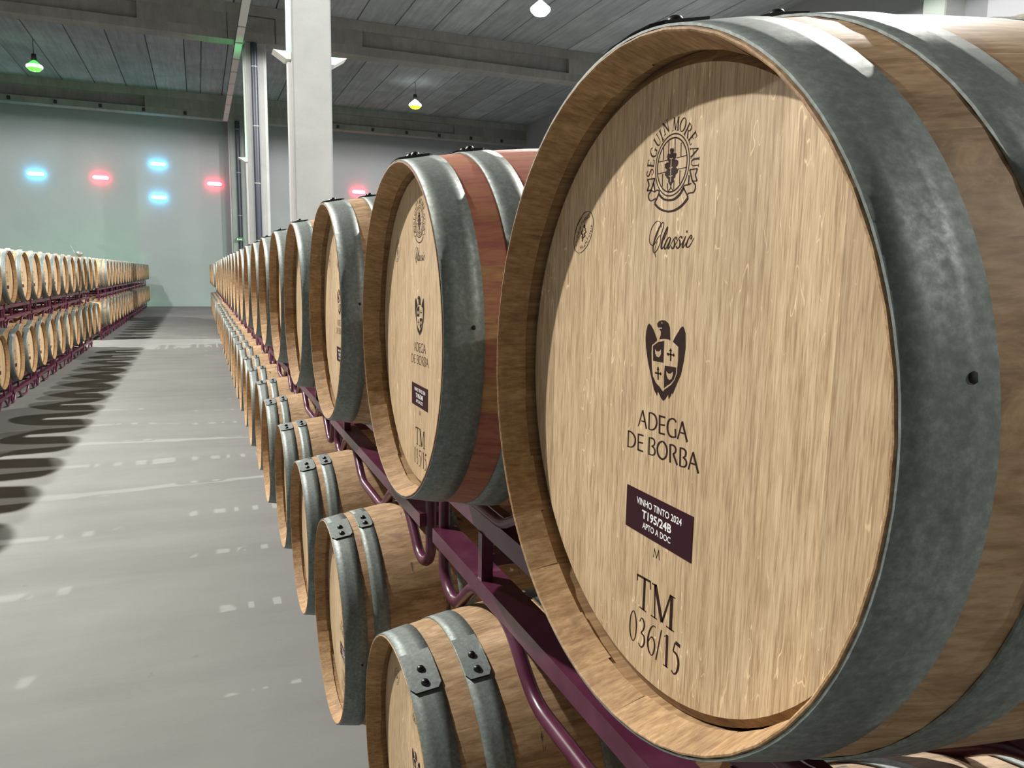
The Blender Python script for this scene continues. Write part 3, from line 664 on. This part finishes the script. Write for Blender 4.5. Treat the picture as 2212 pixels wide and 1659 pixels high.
def font_mesh(txt, bold=0.0):
    cu = bpy.data.curves.new('t', 'FONT'); cu.body = txt; cu.size = 1; cu.offset = bold; cu.resolution_u = 3
    o = bpy.data.objects.new('t', cu); C.objects.link(o)
    me = o.evaluated_get(bpy.context.evaluated_depsgraph_get()).to_mesh()
    v = [tuple(q.co) for q in me.vertices]; f = [tuple(q.vertices) for q in me.polygons]
    o.evaluated_get(bpy.context.evaluated_depsgraph_get()).to_mesh_clear(); bpy.data.objects.remove(o); bpy.data.curves.remove(cu)
    return v, f
def text_box(k, txt, u0, u1, v0, v1, bold=0.0, off=0.0003, mi=0):
    v, f = font_mesh(txt, bold); xs = [q[0] for q in v]; ys = [q[1] for q in v]
    su = (u1 - u0) / (max(xs) - min(xs)); sv = (v1 - v0) / (max(ys) - min(ys))
    k.add([(XP - off, -(u0 + (q[0] - min(xs)) * su), v0 + (q[1] - min(ys)) * sv) for q in v], [g[::-1] for g in f], mi)
def text_char(k, ch, u, v, ang, h, wsc=1.0, off=0.00015):
    vv, f = font_mesh(ch); xs = [q[0] for q in vv]; cx = (max(xs) + min(xs)) / 2
    ca, sa = math.cos(ang), math.sin(ang); s = h / 0.73; o = []
    for q in vv:
        x, y = (q[0] - cx) * s * wsc, (q[1] - 0.35) * s
        o.append((XP - off, -(u + x * ca - y * sa), v + x * sa + y * ca))
    k.add(o, [g[::-1] for g in f])
SERIF = {  # strokes in a unit box: points, width; last flag = curve
 'S': [([(.62, .82), (.5, .97), (.3, .97), (.17, .8), (.25, .62), (.5, .45), (.64, .28), (.55, .06), (.33, .02), (.13, .2)], [.05, .08, .08, .11, .14, .15, .12, .08, .07, .05], 1)],
 'E': [([(.22, 0), (.22, 1)], .14, 0), ([(.1, .97), (.62, .97)], .06, 0), ([(.22, .52), (.52, .52)], .06, 0), ([(.1, .03), (.66, .03)], .06, 0), ([(.62, 1), (.64, .78)], .05, 0), ([(.66, 0), (.7, .24)], .05, 0)],
 'G': [([(.72, .8), (.55, .98), (.3, .92), (.12, .65), (.12, .35), (.3, .06), (.55, .02), (.72, .12)], [.05, .07, .1, .14, .14, .1, .07, .06], 1), ([(.72, .05), (.72, .42)], .12, 0), ([(.56, .42), (.86, .42)], .05, 0)],
 'U': [([(.2, 1), (.2, .3), (.32, .04), (.55, .02), (.7, .25), (.7, 1)], [.14, .14, .1, .07, .06, .06], 0), ([(.06, .98), (.34, .98)], .05, 0), ([(.58, .98), (.84, .98)], .05, 0)],
 'I': [([(.3, 0), (.3, 1)], .14, 0), ([(.14, .98), (.46, .98)], .05, 0), ([(.14, .02), (.46, .02)], .05, 0)],
 'N': [([(.18, 0), (.18, 1)], .06, 0), ([(.16, .98), (.76, .02)], .14, 0), ([(.76, 0), (.76, 1)], .06, 0), ([(.04, .02), (.32, .02)], .05, 0), ([(.62, .98), (.9, .98)], .05, 0), ([(.04, .98), (.2, .98)], .05, 0)],
 'M': [([(.14, 0), (.2, 1)], .06, 0), ([(.2, 1), (.5, .05)], .14, 0), ([(.5, .05), (.8, 1)], .06, 0), ([(.82, 1), (.86, 0)], .14, 0), ([(.02, .02), (.28, .02)], .05, 0), ([(.7, .02), (1, .02)], .05, 0), ([(.08, .98), (.24, .98)], .05, 0), ([(.78, .98), (.96, .98)], .05, 0)],
 'O': [([(.45, 1), (.2, .85), (.08, .5), (.2, .15), (.45, 0), (.7, .15), (.82, .5), (.7, .85), (.45, 1)], [.06, .11, .14, .11, .06, .11, .14, .11, .06], 1)],
 'R': [([(.22, 0), (.22, 1)], .14, 0), ([(.1, .97), (.45, .97), (.66, .85), (.66, .65), (.48, .5), (.22, .5)], [.05, .06, .12, .12, .06, .05], 1), ([(.42, .5), (.8, .02)], .13, 0), ([(.08, .02), (.38, .02)], .05, 0)],
 'A': [([(.08, 0), (.42, 1)], .06, 0), ([(.42, 1), (.76, 0)], .14, 0), ([(.22, .34), (.62, .34)], .05, 0), ([(0, .02), (.2, .02)], .05, 0), ([(.62, .02), (.9, .02)], .05, 0)]}
def serif_char(k, ch, u, v, ang, h, wsc):
    ca, sa = math.cos(ang), math.sin(ang)
    for pts, w, sm in SERIF[ch]:
        ws = w if isinstance(w, list) else [w] * len(pts); o = []
        for (x, y), ww in zip(pts, ws):
            X, Y = (x - 0.45) * h * wsc, (y - 0.5) * h
            o.append([(u + X * ca - Y * sa) * 1e5, (v + X * sa + Y * ca) * 1e5, ww * h * 1e5])
        ribbon(k, o, sm)
def strokes(keys, name, mats=(M_PRINT,)):
    k = MB()
    for q in keys:
        for pts, sm in PR[q]: ribbon(k, pts, sm)
    return k.mesh(name, list(mats))
def flat_up(me):
    b = bmesh.new(); b.from_mesh(me)
    for f in b.faces:
        if f.normal.x > 0: f.normal_flip()
    b.to_mesh(me); b.free(); return me
k = MB(); RU, RV = 0.0047, 0.1993
for pts, sm in PR['logo']: ribbon(k, pts, sm)
circle_line(k, RU, RV, 0.0259, 0.0011); circle_line(k, RU, RV, 0.0226, 0.0013)
poly(k, PR['leaf'], 0.0002)
for ch, (a, b2) in PR['arc']:
    a, b2 = a * 1e-5, b2 * 1e-5; serif_char(k, ch, a, b2, math.atan2(b2 - RV, a - RU) - PI / 2, 0.0112, 0.95)
for pts, sm in PR['vein']: ribbon(k, pts, sm, 0.0003, 1)
ME_EMBLEM = flat_up(k.mesh('oak_leaf_emblem', [M_PRINT, M_BARE]))
ME_SCRIPT = flat_up(strokes(['script'], 'script_word'))
k = MB()
for q in ('wings', 'eagle', 'q1', 'q4'): poly(k, PR[q])
for q in PR['light']: poly(k, q, 0.0003, 1)
for pts, sm in PR['cross']: ribbon(k, pts, sm)
ME_EAGLE = flat_up(k.mesh('eagle_emblem', [M_PRINT, M_BARE]))
ME_NAME = flat_up(strokes(['name'], 'winery_name'))
D6 = [[[x + 0, y, w] for x, y, w in pts] for pts, sm in PR['n6']]
def number_mesh(last5):
    k = MB()
    for q in ('tm', 'n03', 'n1', 'n5'):
        for pts, sm in PR[q]: ribbon(k, pts, sm)
    if last5:                                  # 035: the final 5 repeated in the third place
        for pts, sm in PR['n5']: ribbon(k, [[x - 3990, y - 150, w * 0.85] for x, y, w in pts], sm)
        for pts in (PR['n1'][0][0],): ribbon(k, pts, 0)
    else:
        for pts, sm in PR['n6']: ribbon(k, pts, sm)
    return flat_up(k.mesh('barrel_number', [M_PRINT]))
ME_NUM36, ME_NUM35 = number_mesh(False), number_mesh(True)
ME_M = flat_up(strokes(['m'], 'toast_letter'))
k = MB()
for pts, sm in PR['stamp']: ribbon(k, pts, sm)
for line in PR['stl']:
    P2 = [(a * 1e-5, b2 * 1e-5) for ch, (a, b2) in line]
    for i, (ch, _) in enumerate(line):
        p, q = P2[max(i - 1, 0)], P2[min(i + 1, len(P2) - 1)]
        text_char(k, ch, P2[i][0], P2[i][1], math.atan2(q[1] - p[1], q[0] - p[0]), 0.0042)
ME_STAMP = flat_up(k.mesh('forest_stamp', [M_PRINT]))
k = MB(); lu0, lu1, lv0, lv1 = -0.0467, 0.0635, -0.1395, -0.0983
k.box((XP - 0.0006, -lu1, lv0), (XP + 0.0002, -lu0, lv1)); ME_LABEL = k.mesh('lot_label', M_LABEL)
k = MB()
text_box(k, 'VINHO TINTO 2024', -0.0277, 0.0475, -0.1117, -0.1050, 0.016, 0.00075)
text_box(k, 'T195/24B', -0.0172, 0.0322, -0.1238, -0.1152, 0.026, 0.00075)
text_box(k, 'APTO A DOC', -0.0156, 0.0318, -0.1331, -0.1270, 0.016, 0.00075)
ME_LTEXT = flat_up(k.mesh('label_text', M_WHITE))
def joined(meshes, name, mats):
    k = MB()
    for me, mi in meshes: k.add([tuple(v.co) for v in me.vertices], [tuple(p.vertices) for p in me.polygons], mi)
    return flat_up(k.mesh(name, mats))
k = MB(); poly(k, PR['wings']); poly(k, PR['eagle'])
for pts, sm in PR['tm'] + PR['n03'] + PR['n6'] + PR['n1'] + PR['n5'] + PR['name']: ribbon(k, pts, sm)
circle_line(k, RU, RV, 0.0245, 0.004, 24); poly(k, PR['leaf'])
k.add([(XP - 0.0003, -lu0, lv0), (XP - 0.0003, -lu1, lv0), (XP - 0.0003, -lu1, lv1), (XP - 0.0003, -lu0, lv1)], [(0, 1, 2, 3)], 1)
ME_FARPRINT = flat_up(k.mesh('head_print', [M_PRINT, M_LABEL]))

# ------------------------------------------------------------------ a barrel
def barrel(x, y, z, rz, label, group, level, lap, num=None, red=False, spin=0.0, close=False):
    """level 2: every stave and head board on its own; 1: near, with rivets; 0: far"""
    rnd = random.Random(hash((round(x, 2), round(y, 2), round(z, 2))) & 0xffff)
    o = thing('wine_barrel', label, 'barrel', (x, y, z - AX), rz, group)
    at = (0, 0, AX)
    if level == 2:
        for i in range(NST):
            obj('stave', (ME_STAVE_RED if red else ME_STAVE)[rnd.choice((0, 0, 1, 2))], o, at, (spin + 2 * PI * i / NST, 0, 0))
        for me in ME_BOARD: obj('head_board', me, o, at)
    else:
        obj('staves', ME_SHELL, o, at, (spin, 0, 0))
        obj('head', ME_HEAD, o, at)
    obj('rear_head', ME_HEAD, o, at, (0, 0, PI))
    ME_HOOPS, HP = (ME_HOOPS_B, HOOPS_B) if close else (ME_HOOPS_A, HOOPS)
    for me in ME_HOOPS:
        for back in (0, 1):
            dl = rnd.uniform(-0.04, 0.04)
            h = obj(me.name.split('.')[0], me, o, at, (lap + dl, 0, 0) if not back else (-lap, 0, PI))
            if level >= 1 and not back and me is not ME_HOOPS[2]:
                t = (HP[ME_HOOPS.index(me)][1] + HP[ME_HOOPS.index(me)][2]) / 2
                for a in (-0.058, -0.165):
                    r = rw(t) + 0.0045
                    obj('rivet', ME_RIVET, h, (t - LEN / 2, -r * math.sin(a), r * math.cos(a)), (a, 0, 0))
                if me is ME_HOOPS[0]:
                    a = 1.48 - lap + rnd.uniform(-0.15, 0.15); t = 0.045; r = rw(t) + 0.0021
                    obj('hoop_nail', ME_NAIL, h, (t - LEN / 2, -r * math.sin(a), r * math.cos(a)), (a, 0, 0))
    obj('bung', ME_BUNG, o, (0, 0, AX + 0.347))
    if num:
        for nm, me in (('oak_leaf_emblem', ME_EMBLEM), ('script_word', ME_SCRIPT), ('eagle_emblem', ME_EAGLE), ('winery_name', ME_NAME), ('toast_letter', ME_M), ('barrel_number', num), ('forest_stamp', ME_STAMP)):
            obj(nm, me, o, at)
        lb = obj('lot_label', ME_LABEL, o, at); lb['label'] = 'maroon label with white lettering'
        obj('label_text', ME_LTEXT, lb)
    else:
        obj('head_print', ME_FARPRINT, o, at)['kind'] = 'stuff'
    return o

# ------------------------------------------------------------------ steel racks, two barrels each
def box_mesh(name, a, b): k = MB(); k.box(a, b); return k.mesh(name, M_RACK)
HL = 0.735
ME_UP = box_mesh('upper_rail', (-0.025, -HL, 0.267), (0.025, HL, 0.308))
ME_LOW = box_mesh('lower_rail', (-0.03, -HL, 0.135), (0.03, HL, 0.170))
ME_STRUT = box_mesh('strut', (-0.012, -0.011, 0.170), (0.012, 0.011, 0.267))
ME_CROSS = box_mesh('cross_bar', (-0.24, -0.025, 0.137), (0.24, 0.025, 0.165))
def mirror_path(p): return [(0, -y, z) for (_, y, z) in p[::-1]]
half = [(0, HL, 0.30), (0, HL, 0.055), (0, 0.685, 0.018), (0, 0.625, 0.018), (0, 0.50, 0.118), (0, 0.31, 0.118), (0, 0.175, 0.018), (0, 0.0, 0.018)]
k = MB(); k.tube(rounded(half + mirror_path(half)[1:], 0.05, 4), 0.0145, 8); ME_FOOT = k.mesh('foot_tube', M_RACK)
half = [(0, HL, 0.322), (0, 0.66, 0.355), (0, 0.56, 0.355), (0, 0.49, 0.316), (0, 0.30, 0.316), (0, 0.20, 0.362), (0, 0.0, 0.362)]
k = MB(); k.tube(rounded(half + mirror_path(half)[1:], 0.03, 3), 0.011, 8)
ME_CRADLE = k.mesh('cradle_tube', M_RACK)
def rack(x, y, z, rz, label, group):
    o = thing('barrel_rack', label, 'rack', (x, y, z), rz, group)
    for s in (-1, 1):
        fx = 0.2706 * s
        obj('upper_rail', ME_UP, o, (fx, 0, 0)); obj('lower_rail', ME_LOW, o, (fx, 0, 0))
        obj('foot_tube', ME_FOOT, o, (fx - 0.0, 0, 0)); obj('cradle_tube', ME_CRADLE, o, (fx + 0.018 * s, 0, -0.003))
        for yy in (-0.40, 0.40): obj('strut', ME_STRUT, o, (fx - 0.016, yy, 0))
    for yy in (-0.56, 0.56): obj('cross_bar', ME_CROSS, o, (0, yy, 0))
    return o

# ------------------------------------------------------------------ the rows
ORD = ['first', 'second', 'third', 'fourth', 'fifth', 'sixth', 'seventh', 'eighth', 'ninth', 'tenth', 'eleventh', 'twelfth', 'thirteenth', 'fourteenth', 'fifteenth', 'sixteenth', 'seventeenth', 'eighteenth', 'nineteenth', 'twentieth'] + ['twenty-' + s for s in ('first', 'second', 'third', 'fourth', 'fifth', 'sixth', 'seventh', 'eighth', 'ninth')]
S = 0.794
RX, ZU, ZL = 0.3236 + LEN / 2, 1.5804, 0.6578
RACK_DZ = ZU - ZL
RU_ADJ = {0: (0.0144, -0.0032, 0.0156), 1: (0.0004, -0.0158, 0.0133), 2: (-0.0064, 0.0238, 0.0058), 3: (-0.0077, 0.0042, -0.0046)}
NEAR_U = ['oak barrel filling the right of the picture, number 036/15 branded on its lit head', 'oak barrel with wine-red stained staves, number 035/15 on its head',
          'third upper right barrel, its label half hidden behind its rim', 'fourth upper right barrel, only a sliver of its head in view']
NEAR_L = [None, 'lowest barrel at the bottom edge, big rivets on its lapped galvanised hoops', 'lower right barrel second from the bottom edge', 'lower right barrel third from the bottom edge',
          'lower barrel fourth from the bottom edge of the right row']
GU, GL = 'barrels in the upper tier of the right row', 'barrels in the lower tier of the right row'
for kx in range(23):
    a = RU_ADJ.get(kx, (0, 0, 0))
    rr = random.Random(kx)
    if kx > 3: a = (rr.uniform(-0.006, 0.006), rr.uniform(-0.012, 0.012), rr.uniform(-0.003, 0.003))
    lab = NEAR_U[kx] if kx < 4 else 'upper oak barrel of the right row, %s along the aisle before the cross aisle' % ORD[kx]
    barrel(RX + a[0], 0.594 + S * kx + a[1], ZU + a[2], 0, lab, GU, 2 if kx < 4 else (1 if kx < 8 else 0), 0.13 if kx else 0.10,
           ME_NUM36 if kx == 0 else (ME_NUM35 if kx in (1, 2, 3, 4) else None), kx == 1, spin=0.06 + kx)
RL_ADJ = {1: (0.0065, -0.019, 0.0019), 2: (-0.0036, 0.010, 0.003)}
for kx in range(0, 23):
    a = RL_ADJ.get(kx, (0, 0, 0)); rr = random.Random(kx + 50)
    if kx > 2: a = (rr.uniform(-0.005, 0.005), rr.uniform(-0.01, 0.01), rr.uniform(-0.003, 0.002))
    if kx == 0: lab = 'lower barrel out of frame beneath the 036/15 barrel'
    else: lab = NEAR_L[kx] if kx < 5 else 'lower oak barrel of the right row, %s along the aisle before the cross aisle' % ORD[kx - 1]
    barrel(RX + a[0], 0.646 + S * kx + a[1], ZL + a[2], 0, lab, GL, 2 if 0 < kx < 5 else (1 if kx < 10 else 0), 0.50 if kx < 2 else 0.25 + 0.08 * rr.random(), ME_NUM35 if 0 < kx < 4 else None, spin=0.1 + kx, close=kx > 1)
for kx in range(10):
    rr = random.Random(kx + 150); y = 20.9 + S * kx
    for z, t in ((ZU, 'upper'), (ZL, 'lower')):
        barrel(RX + rr.uniform(-0.006, 0.006), y, z, 0, '%s oak barrel of the right row, %s past the cross aisle' % (t, ORD[kx]), 'barrels of the right row past the cross aisle', 0, 0.3)
for kx in range(12):
    barrel_pair = 'the %s pair of barrels' % ORD[kx]
    rack(RX, 0.991 + 2 * S * kx, RACK_DZ, 0, 'maroon rack under %s, upper tier, right row' % barrel_pair, 'racks between the tiers of the right row') if kx < 11 else None
    rack(RX, 0.646 + S / 2 + 2 * S * kx if kx < 11 else 0.646 + S * 22 + 0.0 + S / 2, 0.0015, 0, 'maroon floor rack under %s, lower tier, right row' % barrel_pair, 'floor racks of the right row')
rack(RX, 0.594 + S * 22 + S / 2, RACK_DZ, 0, 'maroon rack under the last upper right barrel before the cross aisle', 'racks between the tiers of the right row')
for kx in range(5):
    for z, t in ((RACK_DZ, 'between the tiers'), (0.0015, 'on the floor')):
        rack(RX, 20.9 + S / 2 + 2 * S * kx, z, 0, 'steel rack %s, %s of the right row past the cross aisle' % (t, ORD[kx]), 'racks of the right row past the cross aisle')

LX = -2.026 - LEN / 2
GLU, GLL = 'barrels in the upper tier of the left row', 'barrels in the lower tier of the left row'
for kx in range(-6, 12):
    rr = random.Random(kx + 300)
    lab = 'upper oak barrel of the left row, %s from the cross aisle' % ORD[11 - kx]
    barrel(LX + rr.uniform(-0.006, 0.006), 9.775 + S * kx, ZU, PI, lab, GLU, 0, rr.uniform(-0.5, 0.5), spin=kx)
for kx in range(-6, 12):
    rr = random.Random(kx + 400)
    lab = 'lower oak barrel of the left row, %s from the cross aisle' % ORD[11 - kx]
    barrel(LX + rr.uniform(-0.006, 0.006), 9.867 + S * kx, ZL, PI, lab, GLL, 0, rr.uniform(-0.5, 0.5), spin=kx)
for kx in range(21):
    rr = random.Random(kx + 500)
    for z, t in ((ZU, 'upper'), (ZL, 'lower')):
        barrel(LX + rr.uniform(-0.006, 0.006), 20.95 + S * kx, z, PI, '%s dark oak barrel of the left row, %s past the cross aisle' % (t, ORD[kx]), 'barrels of the left row past the cross aisle', 0, rr.uniform(-0.5, 0.5), spin=kx)
for kx in range(9):
    yl = 9.867 + S * 11 - S / 2 - 2 * S * kx
    rack(LX, yl, 0.0015, PI, 'dark floor rack of the left row, %s from the cross aisle' % ORD[kx], 'floor racks of the left row')
    yu = 9.775 + S * 11 - S / 2 - 2 * S * kx
    rack(LX, yu, RACK_DZ, PI, 'dark rack between tiers of the left row, %s from the cross aisle' % ORD[kx], 'racks between the tiers of the left row')
for kx in range(11):
    y = 20.95 + S / 2 + 2 * S * kx
    for z, t in ((RACK_DZ, 'between the tiers'), (0.0015, 'on the floor')):
        rack(LX, y, z, PI, 'dark steel rack %s, %s of the left row past the cross aisle' % (t, ORD[kx]), 'racks of the left row past the cross aisle')

# small fitting left on the last upper barrel before the cross aisle
o = thing('barrel_airlock', 'small grey round fitting with thin rod on the last upper left barrel', 'fitting', (-2.31, 9.775 + S * 11, ZU + 0.345))
k = MB(); k.lathe([(0.02, 0.0), (0.02, 0.015), (0.06, 0.03), (0.075, 0.07), (0.045, 0.105), (0.0, 0.11)], 20); obj('bowl', k.mesh('bowl', M_STEEL), o)
k = MB(); k.tube([(-0.06, 0.0, 0.02), (-0.16, 0.06, 0.23)], 0.009, 6); obj('rod', k.mesh('rod', M_STEEL), o)
